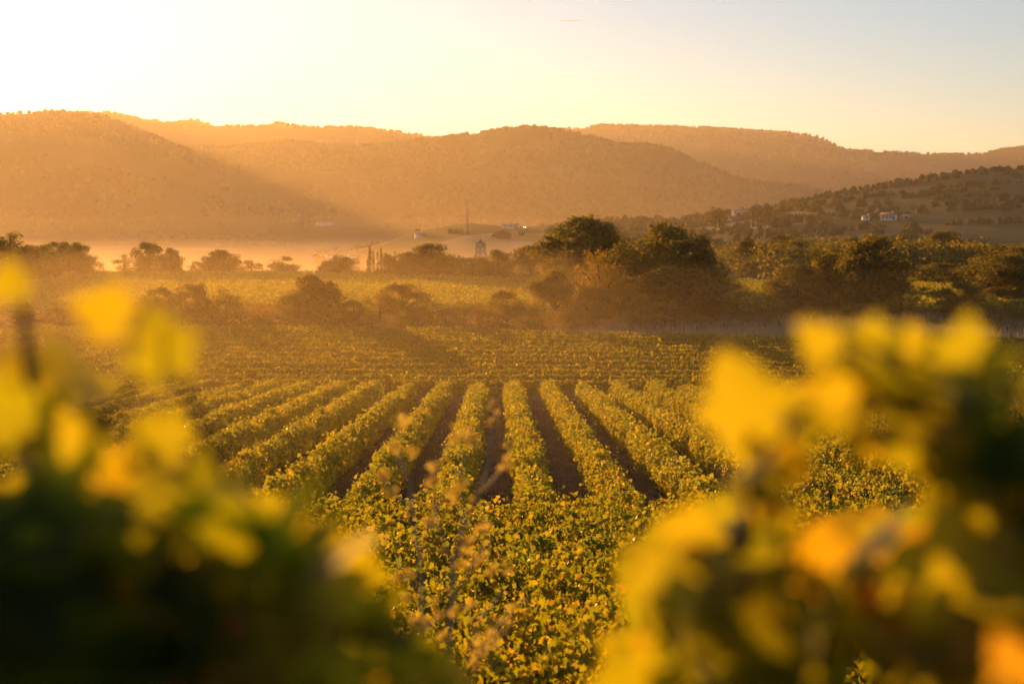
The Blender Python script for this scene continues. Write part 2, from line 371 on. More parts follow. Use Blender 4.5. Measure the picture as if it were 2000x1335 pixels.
ORD = ['zeroth','first','second','third','fourth','fifth','sixth','seventh','eighth','ninth','tenth','eleventh','twelfth','thirteenth','fourteenth','fifteenth','sixteenth','seventeenth','eighteenth','nineteenth','twentieth',
       'twenty-first','twenty-second','twenty-third','twenty-fourth','twenty-fifth','twenty-sixth','twenty-seventh','twenty-eighth','twenty-ninth','thirtieth']

# ---- block A: rows running away from the camera, 39 m to 103 m ahead
YA0, YA1 = 39.2, 103.0
def planeA(x, y): return np.interp(y, PY, PZ) + 0*x
def make_a(seed):
    t = empty('vine_row')
    path = np.stack([np.zeros(40), np.linspace(0, YA1-YA0, 40)], 1)
    gl = lambda x, y: np.interp(y+YA0, PY, PZ) - PZ_A0
    V, F, rn = row_leaves(path, 440, .120, HEXL, seed, .51, .12, 1.45, gl, shag=1.6)
    mesh('foliage', V, F, M['vine'], t, rn)
    row_stems(path, gl, 2.0, t)
    return t
PZ_A0 = float(np.interp(YA0, PY, PZ))
protoA = [make_a(s) for s in (11, 12, 13, 14)]
usedA = set()
ca, sa = math.cos(R(.58)), math.sin(R(.58))
for k in range(-16, 17):
    j = (k*3 + (k//4)) % 4
    if j in usedA: t = copy_tree(protoA[j])
    else: t = protoA[j]; usedA.add(j)
    x0 = .72 + 2.5*k
    t.location = (x0 + .0, YA0, PZ_A0); t.rotation_euler = (0, 0, R(.58))
    t.scale = (1 + random.uniform(-.08, .10), 1, 1 + random.uniform(-.07, .07))
    side = 'straight vine row in the middle of the front block, running away from the camera' if k == 0 else \
        '%s vine row %s of the straight middle row in the front block' % (ORD[abs(k)], 'left' if k < 0 else 'right')
    tag(t, side, 'vine row', 'vine rows running away in the front block')

# ---- near block: rows across, 11 m to 37 m
yy = [36.3, 33.7, 31.1, 28.5, 25.9, 23.3, 20.7, 18.0, 15.2, 11.9]
for i, Y0 in enumerate(yy):
    hw = .40*Y0 + 3
    x = np.linspace(-hw, hw, 24); path = np.stack([x, Y0 + .35*vnoise(x/9, x*0, i) + .02*x], 1)
    t = empty('vine_row', (0, Y0, float(np.interp(Y0, PY, PZ))))
    org = np.array([0, Y0, float(np.interp(Y0, PY, PZ))])
    V, F, rn = row_leaves(path, 640, .108 if Y0 > 20 else .098, HEXL if Y0 > 22 else LOBED, 40+i, .46, .10, 1.55, G, shag=1.8, mound=.42)
    mesh('foliage', V-org, F, M['vine'], t, rn)
    row_stems(path, G, 1.2, t, org)
    lab = 'bushy vine row crossing the bottom of the view, nearest to the camera' if i == len(yy)-1 else '%s leafy vine row in front of the long running rows, crossing the slope' % ORD[i+1]
    tag(t, lab, 'vine row', 'vine rows crossing the near slope')

# ---- block B: rows crossing in the dip, 108 m to 150 m
NB = 12
for i in range(NB):
    Y0 = 107.4 + 2.8*i
    x = np.linspace(-60, 74, 60)
    tw = i/(NB-1)
    bend = -tw*7*np.tanh((x-4)/24) + .2*vnoise(x/14, x*0+i, 2)
    path = np.stack([x, Y0 + bend*.8 + 3*tw*(x < -999)], 1)
    org = np.array([0, Y0, float(np.interp(Y0, PY, PZ))])
    t = empty('vine_row', org)
    V, F, rn = row_leaves(path, 330, .21, KITE, 80+i, .25, .02, 1.50, G, gaps=.08, shag=.6)
    mesh('foliage', V-org, F, M['vine'], t, rn)
    tag(t, '%s thin vine row beyond the front block, crossing the dip' % ORD[i+1], 'vine row', 'vine rows crossing the dip')

# ---- block C: vineyard on the plateau, 182 m to 258 m
for i in range(26):
    Y0 = 181 + 3.05*i
    x = np.linspace(-.36*Y0 - 14, .03*Y0 + 8 if Y0 > 230 else .42*Y0, 50)
    path = np.stack([x, Y0 + 1.5*vnoise(x/30, x*0, 3) + .03*x], 1)
    org = np.array([0, Y0, float(np.interp(Y0, PY, PZ))])
    t = empty('vine_row', org)
    V, F, rn = row_leaves(path, 70, .32, KITE, 120+i, .55, .25, 1.5, G, gaps=.1)
    mesh('foliage', V-org, F, M['vine'], t, rn)
    tag(t, '%s row of the bright vineyard on the plateau, counted from the hedge' % ORD[i+1], 'vine row', 'vine rows on the plateau')

# ------------------------------------------------------------------ trees and bushes (prototypes of unit height, base at the origin)
def crown_arrays(r, clumps, nleaf, size, tmpl=KITE, dens=.55):
    """clumps: (x,y,z,rad) rows; leaves gather on the clumps' shells"""
    C = np.array(clumps); n = nleaf
    wgt = C[:, 3]**2; idx = r.choice(len(C), n, p=wgt/wgt.sum())
    d = r.normal(0, 1, (n, 3)); d /= np.linalg.norm(d, axis=1, keepdims=True)
    rad = C[idx, 3]*np.clip(1 - np.abs(r.normal(0, dens*.5, n)), .1, 1)*r.uniform(.8, 1.14, n)
    pos = C[idx, :3] + d*rad[:, None]*np.array([1, 1, .8])
    # twiggy sprays past the shell
    k = r.random(n) < .10; pos[k] += d[k]*(r.uniform(0, .45, k.sum())*C[idx[k], 3])[:, None]
    nrm = d*.6 + r.normal(0, .6, (n, 3)) + np.array([0, 0, .3])
    rnd = np.clip(.5 + .22*r.normal(0, 1, n)*.6 + (r.random(len(C))[idx]-.5)*.6, 0, 1)
    return scatter(tmpl[0], tmpl[1], pos, nrm, r.uniform(0, 6.28, n), size*r.uniform(.6, 1.25, n), rnd)
def make_tree(kind, seed, mat, nleaf=6500):
    """unit height; kind sets the outline: (width/height, trunk height, shape)"""
    r = np.random.default_rng(seed); rr = random.Random(seed)
    W, th, shape, nc, cr, ls = kind
    root = empty('tree'); cl = []
    lim = MB()
    top = 1.0
    for i in range(nc):
        for _ in range(40):
            z = rr.uniform(th, .97); f = (z-th)/(1-th)
            if shape == 'round': prof = math.sin(math.pi*(f*.80+.17))**.75
            elif shape == 'cone': prof = (1-f)**.8*min(1, f*6+.3)
            elif shape == 'dome': prof = math.sqrt(max(0, 1-f*f))*min(1, f*4+.65)
            elif shape == 'spread': prof = (.45+.55*math.sin(math.pi*min(1, f+.15)))*(1 if f < .75 else 1-(f-.75)*2.2)
            else: prof = 1-f*.3
            a = rr.uniform(0, 6.283); q = math.sqrt(rr.uniform(.0, 1))
            x, y = math.cos(a)*q*W/2*prof, math.sin(a)*q*W/2*prof
            # leave a few bites out of the outline
            if vnoise(x*5+seed, z*6, seed) + vnoise(y*5, z*6+3, seed+2)*.6 > -.55 or shape == 'cone': break
        rad = cr*rr.uniform(.55, 1.2)*(.75+.25*prof)
        k = 1 - rad/(W/2)*.5
        rad *= .8 if z > .8 else 1; cl.append((x*k, y*k, z, rad))
    V, F, rn = crown_arrays(r, cl, nleaf, ls)
    q = np.percentile(V, [.7, 99.3], axis=0); kx_ = W/((q[1,0]-q[0,0]+q[1,1]-q[0,1])/2); kz_ = 1/np.percentile(V[:,2], 99.8)
    V = V*np.array([kx_, kx_, kz_]); cl = [(c[0]*kx_, c[1]*kx_, c[2]*kz_, c[3]) for c in cl]
    mesh('crown', V, F, M[mat], root, rn)
    tk = MB(); tr = .020 + .012*W
    base = [(0, 0, -.05), (rr.uniform(-.01,.01), 0, th*.5), (rr.uniform(-.02,.02), rr.uniform(-.02,.02), th+.05), (rr.uniform(-.04,.04), rr.uniform(-.04,.04), .55), (0, 0, .85)]
    tk.tube(base, [tr*1.35, tr, tr*.85, tr*.5, tr*.12], 7)
    for c in sorted(cl, key=lambda c: -c[3])[:16]:
        z0 = max(th*.8, c[2]*rr.uniform(.35, .65)); b = (base[2][0]*.6, base[2][1]*.6, z0)
        m_ = ((b[0]+c[0])*.5+rr.uniform(-.02,.02), (b[1]+c[1])*.5, (z0+c[2])*.5+.03)
        tk.tube([b, m_, c[:3]], [tr*.42, tr*.28, tr*.08], 5)
    tk.build('trunk', M['wood'], root)
    return root
#            W   trunk shape  clumps rad  leaf
OAK    = (1.05, .06, 'round', 90, .165, .036)
SPREAD = (1.15, .10, 'round', 80, .155, .036)
OVAL   = (.78, .05, 'round', 74, .145, .036)
DOME   = (1.25, .03, 'dome', 66, .15, .036)
BUSH   = (1.5, .02, 'dome', 46, .19, .050)
CONE   = (.60, .06, 'cone', 46, .10, .034)
CYPR   = (.17, .03, 'cone', 34, .055, .024)
THIN   = (.85, .12, 'round', 36, .13, .034)
PROTO = {}
def proto(key, *a, **k):
    PROTO[key] = [make_tree(*a, **k), False]
for s_ in range(3): proto('oak%d' % s_, OAK, 200+s_, 'dark', nleaf=14000)
for s_ in range(2): proto('spread%d' % s_, SPREAD, 210+s_, 'mid', nleaf=10000)
for s_ in range(2): proto('oval%d' % s_, OVAL, 220+s_, 'dark', nleaf=10000)
for s_ in range(2): proto('dome%d' % s_, DOME, 230+s_, 'dark', nleaf=8000)
for s_ in range(2): proto('bush%d' % s_, BUSH, 240+s_, 'mid', nleaf=3200)
for s_ in range(2): proto('litbush%d' % s_, BUSH, 250+s_, 'light', nleaf=2600)
proto('cone0', CONE, 260, 'dark', nleaf=4000)
for s_ in range(2): proto('cyp%d' % s_, CYPR, 270+s_, 'dark', nleaf=2200)
for s_ in range(2): proto('thin%d' % s_, THIN, 280+s_, 'mid', nleaf=2600)
proto('autumn0', SPREAD, 290, 'autumn', nleaf=4200)
proto('autbush0', BUSH, 291, 'autumn', nleaf=2200)
proto('litoval0', OVAL, 292, 'light', nleaf=4000)
WID = dict(oak=1.05, spread=1.15, oval=.78, dome=1.25, bush=1.5, litbush=1.5, cone=.60, cyp=.17, thin=.85, autumn=1.15, autbush=1.5, litoval=.78)
def plant(px, top, wpx, Y, key, label, cat='tree', group=None, name=None, base=None):
    x = X(px, Y); g = gz(x, Y); zt = P(px, top, Y).z
    h = max(zt - g, .5) if base is None else base
    p, used = PROTO[key]
    o = p if not used else copy_tree(p); PROTO[key][1] = True
    o.name = name or {'tree': 'tree', 'bush': 'bush', 'cypress': 'cypress_tree'}.get(cat, 'tree')
    k = key.rstrip('0123456789'); wid = wpx*(1.08 if 225 < Y < 270 else 1.2)/FPX*Y/WID[k]
    o.location = (x, Y, g - (.05 if base is None else h - (zt-g))); o.scale = (wid, wid, h); o.rotation_euler = (0, 0, (px*1.7) % 6.28)
    tag(o, label, cat, group)
    return o

# trees along the plateau's far edge, left to right
E = 'trees along the far edge of the plateau vineyard'
for a in [
 (18,457,120,232,'oak0','big dark tree at the far left behind the blurred vine'),
 (72,480,80,240,'oval0','dark tree just right of the big tree at the far left'),
 (112,472,75,252,'spread1','rough-topped tree in the left clump above the plateau vineyard'),
 (150,474,62,254,'oak1','rounded tree at the right end of the left clump'),
 (180,500,40,250,'bush1','low bush ending the left clump of trees'),
 (241,496,42,262,'thin0','small loose-crowned tree standing alone left of the two tall ones'),
 (288,473,56,264,'spread0','tall tree with gaps in its crown, left of a pair at the plateau edge'),
 (333,484,46,262,'oval1','dense upright tree, right of a pair at the plateau edge'),
 (380,510,38,262,'bush0','small round bush between the pair and the leaning-crowned tree'),
 (431,488,68,262,'oak2','broad tree with a rounded crown in the middle of the left edge'),
 (490,507,46,266,'thin1','faint thin tree right of the broad rounded one'),
 (552,500,68,260,'litoval0','pale green tree with a stepped crown on the hazy edge'),
 (663,498,66,256,'oak0','dense round tree standing left of the cypress spires'),
 (758,497,50,250,'cone0','pointed dark tree at the left of the central clump'),
 (795,492,62,247,'oval0','leafy tree leaning against the big central one'),
 (842,476,92,246,'oak1','biggest tree of the central clump, left of the church'),
 (925,502,84,242,'spread0','low dark tree below the church belfry'),
 (972,488,70,240,'oval1','round tree just right of the church belfry'),
 (1035,479,78,236,'spread1','ragged tree between the church and the tallest oak'),
 (1075,505,80,232,'bush1','bushy growth at the foot of the tallest oak, left side')]:
    plant(*a, group=E, cat='tree' if 'bush' not in a[4] else 'bush')
# the big group in the middle
B_ = 'big trees between the two vineyards'
for a in [
 (1146,423,150,214,'oak2','tallest dark oak with a rounded crown, above all others'),
 (1232,470,130,185,'oak0','dark tree right of the tallest oak, behind the orange tree'),
 (1303,434,118,180,'spread0','dark tree with a narrow top knot, right of the tallest oak'),
 (1362,460,92,178,'oval1','dark tree with a forked top at the right end of the big group'),
 (1330,520,190,172,'dome0','broad dark mass of foliage filling the foot of the big group'),
 (1212,540,120,170,'dome1','dark rounded foliage under the tree behind the orange one'),
 (1168,487,96,167,'autumn0','orange-leaved tree glowing in front of the tallest oak'),
 (1086,526,88,164,'spread1','sunlit green tree left of the orange one'),
 (1150,558,92,160,'dome1','dark dome-shaped bush in front of the orange tree'),
 (1251,577,62,158,'litbush0','pale green round bush before the big dark group'),
 (1300,590,120,161,'bush0','dark bush at the foot of the big group'),
 (1385,565,90,168,'dome0','dark bush closing the right foot of the big group')]:
    plant(*a, group=B_, cat='bush' if 'bush' in a[5] else 'tree')
# hedge band
Hg = 'bushes of the hedge between the vineyards'
for a in [
 (232,600,70,152,'bush0','hazy bush at the left end of the hedge'),
 (308,560,78,158,'dome0','dark bush at the left of the hazy hedge, first of three humps'),
 (380,553,88,160,'dome1','dark bush, middle of the three humps at the left of the hedge'),
 (440,560,80,157,'bush1','dark bush, right of the three humps at the left of the hedge'),
 (350,608,120,151,'bush0','low dark bush in front of the three humps'),
 (470,600,120,151,'bush1','low dark bush before the reddish weeds'),
 (545,615,100,150,'bush0','low dark bush right of the reddish weeds'),
 (503,590,60,156,'autbush0','reddish bush glowing in the hazy hedge'),
 (603,537,74,160,'oval0','tall dark tree-like bush in the left half of the hedge'),
 (643,548,58,158,'cone0','narrow dark bush beside the tall one in the hedge'),
 (690,585,74,153,'dome0','round dark bush in front of the yellow vineyard'),
 (740,570,60,160,'thin1','loose yellow-green bush before the plateau vineyard'),
 (785,553,96,163,'dome1','broad brown bush with a bare twig rising from it'),
 (815,598,62,154,'dome0','round dark bush just behind the two saplings'),
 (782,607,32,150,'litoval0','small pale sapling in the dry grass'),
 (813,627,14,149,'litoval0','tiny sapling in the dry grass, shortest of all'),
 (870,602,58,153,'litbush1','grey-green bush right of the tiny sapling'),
 (905,585,40,157,'thin0','thin twiggy bush lit from behind'),
 (935,590,48,155,'autbush0','brownish twiggy bush left of the round olive bush'),
 (990,566,76,156,'dome0','dense round bush alone in the middle of the hedge'),
 (1052,600,58,154,'thin1','rusty loose bush between the round bush and the sunlit tree'),
 (30,590,110,156,'dome0','leftmost dark bush of the hedge, half behind the blurred vine'),(120,600,100,154,'dome1','second dark bush from the left end of the hedge'),(185,592,80,157,'bush1','third dark bush from the left end of the hedge'),
 (270,590,90,155,'oval1','hazy dark bush at the far left of the hedge, taller than its neighbours'),(575,575,80,157,'dome1','dark bush tucked left of the tall tree-like bush'),(655,600,90,152,'bush0','low dark bush at the foot of the narrow one'),(725,610,60,151,'bush0','small dark bush left of the pale sapling'),(1110,600,90,156,'bush1','dark bush between the sunlit tree and the dome-shaped bush'),
 (1045,618,60,152,'bush1','low bush at the foot of the rusty one')]:
    plant(*a, group=Hg, cat='bush')
# right side
Rt = 'trees and bushes on the right of the hedge'
for a in [
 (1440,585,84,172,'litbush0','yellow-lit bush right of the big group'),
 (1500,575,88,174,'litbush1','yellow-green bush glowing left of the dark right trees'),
 (1475,615,100,163,'autbush0','rusty bush at the foot of the yellow-lit bushes'),
 (1560,516,104,184,'oak1','broad dark tree, left of the three on the right'),
 (1622,494,84,188,'oval0','upright dark tree, middle of the three on the right'),
 (1702,462,122,182,'oak2','tallest tree of the three on the right'),
 (1590,598,110,170,'bush0','dark bush under the left tree of the right three'),
 (1680,592,96,170,'autbush0','rust-tinted bush under the tallest right tree'),
 (1762,570,60,172,'thin0','small branching tree with lit edges right of the tallest'),
 (1745,530,60,200,'oval1','dim tree tucked behind the tallest right tree'),
 (1836,512,112,228,'dome1','dark dome-crowned tree behind the strip of lit vineyard'),
 (1890,530,60,224,'dome0','dark lobe of foliage at the right of the dome-crowned tree'),
 (1884,549,84,172,'spread0','sunlit leafy tree in front at the right'),
 (1985,497,130,196,'oak2','black-green tree cut by the right edge of the view'),
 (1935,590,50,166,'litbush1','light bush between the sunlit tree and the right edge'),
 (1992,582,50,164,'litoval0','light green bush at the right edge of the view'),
 (1800,618,100,160,'autbush0','rusty scrub in the right part of the hedge'),
 (1868,622,90,158,'bush1','dark low scrub under the sunlit tree'),
 (1950,622,90,158,'bush0','dark low scrub near the right edge of the view'),
 (1740,622,80,158,'bush1','dark low scrub behind the blurred right vine')]:
    plant(*a, group=Rt, cat='bush' if ('bush' in a[5] or 'scrub' in a[5]) else 'tree')
for i, a in enumerate([(1425,540,60,200,'oval0'),(1530,560,60,205,'dome1'),(1650,560,50,205,'oak1'),(1775,555,40,212,'oval1'),(1815,560,60,196,'bush0'),(1925,528,62,215,'oak0'),(1950,560,56,190,'oval0'),(1480,548,50,240,'dome0'),(1590,545,50,240,'oak2'),(1750,545,50,245,'dome0'),(1780,550,46,250,'oak1'),(2040,520,110,190,'oak1'),(1640,545,50,222,'oak2'),(1790,545,60,228,'dome1'),(1775,560,50,226,'oak0'),(1960,478,110,215,'oak1'),(2020,470,120,205,'oak0'),(1900,520,80,232,'dome0'),(1560,545,80,215,'dome0'),(1450,560,60,190,'bush1')]):
    plant(*a, '%s dim tree from the left in the shaded belt behind the right-hand trees' % ORD[i+1], group='shaded belt of trees on the right')
# knoll
Kn = 'trees on the wooded knoll'
for a in [
 (1461,463,40,385,'cone0','pointed tree at the left of the wooded knoll'),
 (1488,478,22,385,'thin0','small bare-topped tree right of the pointed one on the knoll'),
 (1533,458,76,380,'dome0','wide dark round tree on the knoll'),
 (1578,474,40,382,'bush0','small tree right of the wide one on the knoll'),
 (1665,463,50,378,'oval1','tree on the knoll left of its middle'),
 (1700,457,52,384,'oak1','rounded tree on the middle of the knoll'),
 (1752,459,66,376,'dome1','dark broad tree right of the knoll middle'),
 (1800,470,60,378,'bush1','low tree left of the highest one on the knoll'),
 (1843,451,56,378,'oak2','highest dark tree on the knoll'),
 (1890,467,62,374,'oak0','dark tree with a lopsided crown right of the highest on the knoll'),
 (1925,478,44,372,'dome0','round tree descending at the right of the knoll'),
 (1945,492,34,370,'bush0','low tree at the right foot of the knoll'),
 (1984,480,30,330,'litoval0','pale tree lit at the right of the knoll')]:
    plant(*a, group=Kn)
# right hill
Rh = 'trees scattered on the terraced hill'
rh = [(1641,371,9),(1655,371,12),(1700,366,10),(1732,362,12),(1764,356,10),(1775,355,10),(1794,349,10),(1812,344,16),(1838,343,20),(1860,341,18),(1880,345,20),
 (1892,331,19),(1913,332,16),(1935,336,12),(1960,326,14),(1972,333,12),(1992,327,26)]
for i, (px, top, wd) in enumerate(rh):
    plant(px, top, wd, 985, ['oak1','oval0','dome1','oak2','oval1'][i % 5], '%s tree from the left along the crest of the terraced hill' % ORD[i+1], group=Rh)
rl = [(1845,368,26,880),(1905,368,40,860),(1885,385,30,850),(1925,380,30,850),(1790,388,26,860),(1815,392,30,850),(1950,392,30,840),(1975,375,26,880),
      (1620,392,20,860),(1590,396,26,850),(1545,386,20,900),(1560,388,24,890),(1670,388,24,900),(1695,386,26,900),(1730,384,24,900),(1760,380,24,900),
      (1835,400,34,800),(1870,408,34,780),(1735,415,18,790),(1760,418,16,790),(1700,418,24,780),(1675,422,26,770),(1650,424,24,770),(1560,420,22,800),(1590,424,20,800),(1910,412,40,780),(1980,402,40,790)]
for i, (px, top, wd, Y) in enumerate(rl):
    plant(px, top, wd, Y, ['dome0','oak1','bush1','oval0','dome1','bush0'][i % 6], 'dim tree on the slope of the terraced hill, %s of the slope trees' % ORD[i+1], group=Rh, base=max(4.5, wd/FPX*Y*.9))
# cypresses
Cy = 'dark cypress spires'
for i, (px, top, wd, Y, where) in enumerate([
 (722,480,9,430,'tallest of the hazy cypresses by the valley village'), (719,508,13,330,'short front cypress by the valley village'), (729,489,6,430,'slim cypress right of the tallest by the village'),
 (737,491,6,436,'third slim cypress by the village'), (744,484,8,440,'cypress before the last of the village group'), (752,494,10,425,'stout cypress right of the village group'), (771,491,8,400,'lone cypress at the left of the central trees')]):
    plant(px, top, wd, Y, 'cyp%d' % (i % 2), 'hazy cypress: '+where, 'cypress', Cy)
n_ = 0
for px, top in [(1391,404),(1398,408),(1404,406),(1409,409),(1413,411),(1470,401),(1478,404),(1486,403),(1494,405),(1502,404),(1510,408),(1520,412),(1530,413),(1586,418),(1594,420),(1606,417),(1617,420),(1622,419)]:
    n_ += 1
    plant(px, top, 9, 760, 'cyp%d' % (n_ % 2), '%s cypress from the left in the dark rows by the white farmhouse' % ORD[n_], 'cypress', 'cypresses by the white farmhouse', base=10)

# ------------------------------------------------------------------ masses of wood and scrub nobody could count
ICO = None
def ico():
    import bmesh
    bm = bmesh.new(); bmesh.ops.create_icosphere(bm, subdivisions=2, radius=1)
    v = np.array([p.co[:] for p in bm.verts]); f = np.array([[q.index for q in t.verts] for t in bm.faces]); bm.free(); return v, f
IV, IF = ico()
def blobs(name, pos, rad, mat, seed, kind='stuff', stretch=1.1):
    r = np.random.default_rng(seed); n = len(pos)
    D = 1 + .28*np.sin(IV[None, :, 0]*r.uniform(2, 5, (n, 1)) + r.uniform(0, 6, (n, 1)))*np.cos(IV[None, :, 2]*r.uniform(2, 5, (n, 1)) + r.uniform(0, 6, (n, 1))) + r.normal(0, .10, (n, len(IV)))
    V = IV[None]*D[:, :, None]*np.asarray(rad).reshape(-1, 1, 1)*np.array([1, 1, stretch]) + pos[:, None, :]
    F = (IF[None] + (np.arange(n)*len(IV))[:, None, None]).reshape(-1, 3)
    o = mesh(name, V.reshape(-1, 3), F, M[mat], None, np.repeat(r.random(n), len(IF)))
    return tag(o, kind=kind)
def hillwood(h, n_crest, n_slope, rad, seed):
    x, s, Z, Y, zc = h; r = np.random.default_rng(seed); P_ = []
    ic = 59
    cx = r.uniform(x[0], x[-1], n_crest); z = np.interp(cx, x, Z[ic]); y = Y[ic, 0] + r.normal(0, 12, n_crest)
    dens = (vnoise(cx/80, cx*0, seed) + .35) > r.uniform(-.6, .5, n_crest)
    a = np.stack([cx, y, z+.2*rad], 1)[dens]
    ra = rad*r.uniform(.45, 1.15, len(a))*(r.random(len(a))**.4)
    n_slope = int(n_slope*1.6); sx = r.uniform(x[0], x[-1], n_slope); si = r.uniform(8, 58, n_slope).astype(int); xi = np.clip(((sx-x[0])/(x[-1]-x[0])*(len(x)-1)).astype(int), 0, len(x)-1)
    b = np.stack([sx, Y[si, xi], Z[si, xi]+.15*rad], 1); kp = fbm(b[:, 0]/220, b[:, 1]/160, seed)*1.8 > r.uniform(-.5, .5, n_slope); b = b[kp]
    rb = rad*r.uniform(.35, 1.1, len(b))**1.3
    blobs('woodland', np.concatenate([a, b]), np.concatenate([ra, rb]), 'far', seed)
hillwood(H['mid'], 2200, 9000, 5.2, 1); hillwood(H['left'], 1800, 5000, 4.3, 2); hillwood(H['right'], 2400, 5000, 6.5, 3); hillwood(H['back'], 1600, 1500, 5.5, 4); hillwood(H['peaks'], 900, 0, 6, 5)
# leafy mass on the knoll
def leafmass(name, pts, rad, n, size, mat, seed):
    r = np.random.default_rng(seed); C = np.concatenate([pts, np.asarray(rad).reshape(-1, 1)], 1)
    V, F, rn = crown_arrays(r, C, n, size); return tag(mesh(name, V, F, M[mat], None, rn), kind='stuff')
r = np.random.default_rng(31)
kx = r.uniform(32, 165, 900); ky = r.uniform(305, 450, 900); kr = r.uniform(1.5, 3.6, 900); kz = G(kx, ky)
leafmass('woodland', np.stack([kx, ky, kz+kr*.6], 1), kr, 60000, .95, 'dark', 32)
# scrub and woods over the valley floor and the low ridge
vx = r.uniform(-420, 420, 2600); vy = r.uniform(330, 1150, 2600)
keep = (fbm(vx/60, vy/90, 44) > .08) & ~((np.abs(vx-95) < 75) & (vy < 470)) & (np.abs(vx) < vy*.5)
vx, vy = vx[keep], vy[keep]; vr = r.uniform(1.5, 3.8, len(vx))
blobs('scrub', np.stack([vx, vy, G(vx, vy)+vr*.35], 1), vr, 'far', 45, stretch=1.0)
# hedgerow lines on the terraced hill
hp = []
for y0, sl in [(700,.0),(760,.05),(810,-.03),(860,.06),(905,.0),(950,.04),(985,0)]:
    x = np.arange(40, 460, 3.2) ; x = x + r.normal(0, 1, len(x)); y = y0 + sl*x + 5*vnoise(x/40, x*0, 7)
    k = vnoise(x/28, x*0+y0, 8) > -.35
    hp.append(np.stack([x[k], y[k]], 1))
hp = np.concatenate(hp); hr = r.uniform(1.1, 2.6, len(hp))
blobs('hedgerows', np.concatenate([hp, (G(hp[:, 0], hp[:, 1])+hr*.4)[:, None]], 1), hr, 'far', 46)

# ------------------------------------------------------------------ dry grass
def grass(name, n, x0, x1, y0, y1, h, w_, seed, dens=None, mat='straw'):
    r = np.random.default_rng(seed); x = r.uniform(x0, x1, n); y = r.uniform(y0, y1, n)
    if dens is not None: k = dens(x, y) > r.random(n); x, y = x[k], y[k]
    n = len(x); z = G(x, y); hh = h*r.uniform(.5, 1.2, n)*(1+.3*vnoise(x/3, y/3, seed)); a = r.uniform(0, 6.28, n); lean = r.normal(0, .22, (n, 2))
    ww = w_*r.uniform(.6, 1.2, n)
    b0 = np.stack([x-np.cos(a)*ww, y-np.sin(a)*ww, z-.03], 1); b1 = np.stack([x+np.cos(a)*ww, y+np.sin(a)*ww, z-.03], 1)
    m0 = np.stack([x-np.cos(a)*ww*.7+lean[:,0]*hh*.3, y+lean[:,1]*hh*.3, z+hh*.55], 1); m1 = m0 + np.stack([np.cos(a)*ww*1.4, np.sin(a)*ww*1.4, 0*x], 1)
    tp = np.stack([x+lean[:,0]*hh, y+lean[:,1]*hh, z+hh], 1)
    V = np.stack([b0, b1, m1, m0, tp], 1).reshape(-1, 3); i = np.arange(n)[:, None]*5
    Q = i + np.array([[0, 1, 2, 3]]); T = i + np.array([[3, 2, 4]])
    tag(mesh(name, V, [Q, T], M[mat], None, np.concatenate([r.random(n), r.random(n)])), kind='stuff')
grass('dry_grass', 70000, -70, 85, 141, 168, 1.0, .035, 61, lambda x, y: .55+.6*vnoise(x/9, y/6, 5))
grass('dry_grass', 16000, -45, 50, 103.4, 107.0, .5, .02, 62, lambda x, y: .45+.7*vnoise(x/4, y/2, 6))
grass('dry_grass', 9000, -20, 22, 10, 38, .4, .010, 63, lambda x, y: .4+.8*vnoise(x/2, y/2, 6))
grass('dry_grass', 26000, -34, 34, 40, 103, .16, .012, 64, lambda x, y: .35+.9*vnoise(x/1.5, y/3, 6))
grass('low_weeds', 30000, -34, 34, 39, 103, .10, .02, 65, lambda x, y: .15+1.1*vnoise(x/1.2, y/2.5, 9), 'light')
r = np.random.default_rng(77); n = 9000; x = r.uniform(-34, 34, n); y = 39 + 65*r.random(n)**1.5
V, F, q = scatter(KITE[0], KITE[1], np.stack([x, y, G(x, y)+.03], 1), r.normal(0, .35, (n, 3))+np.array([0, 0, 1]), r.uniform(0, 6.28, n), r.uniform(.07, .15, n), r.random(n))
tag(mesh('fallen_leaves', V, F, M['straw'], None, q), kind='stuff')

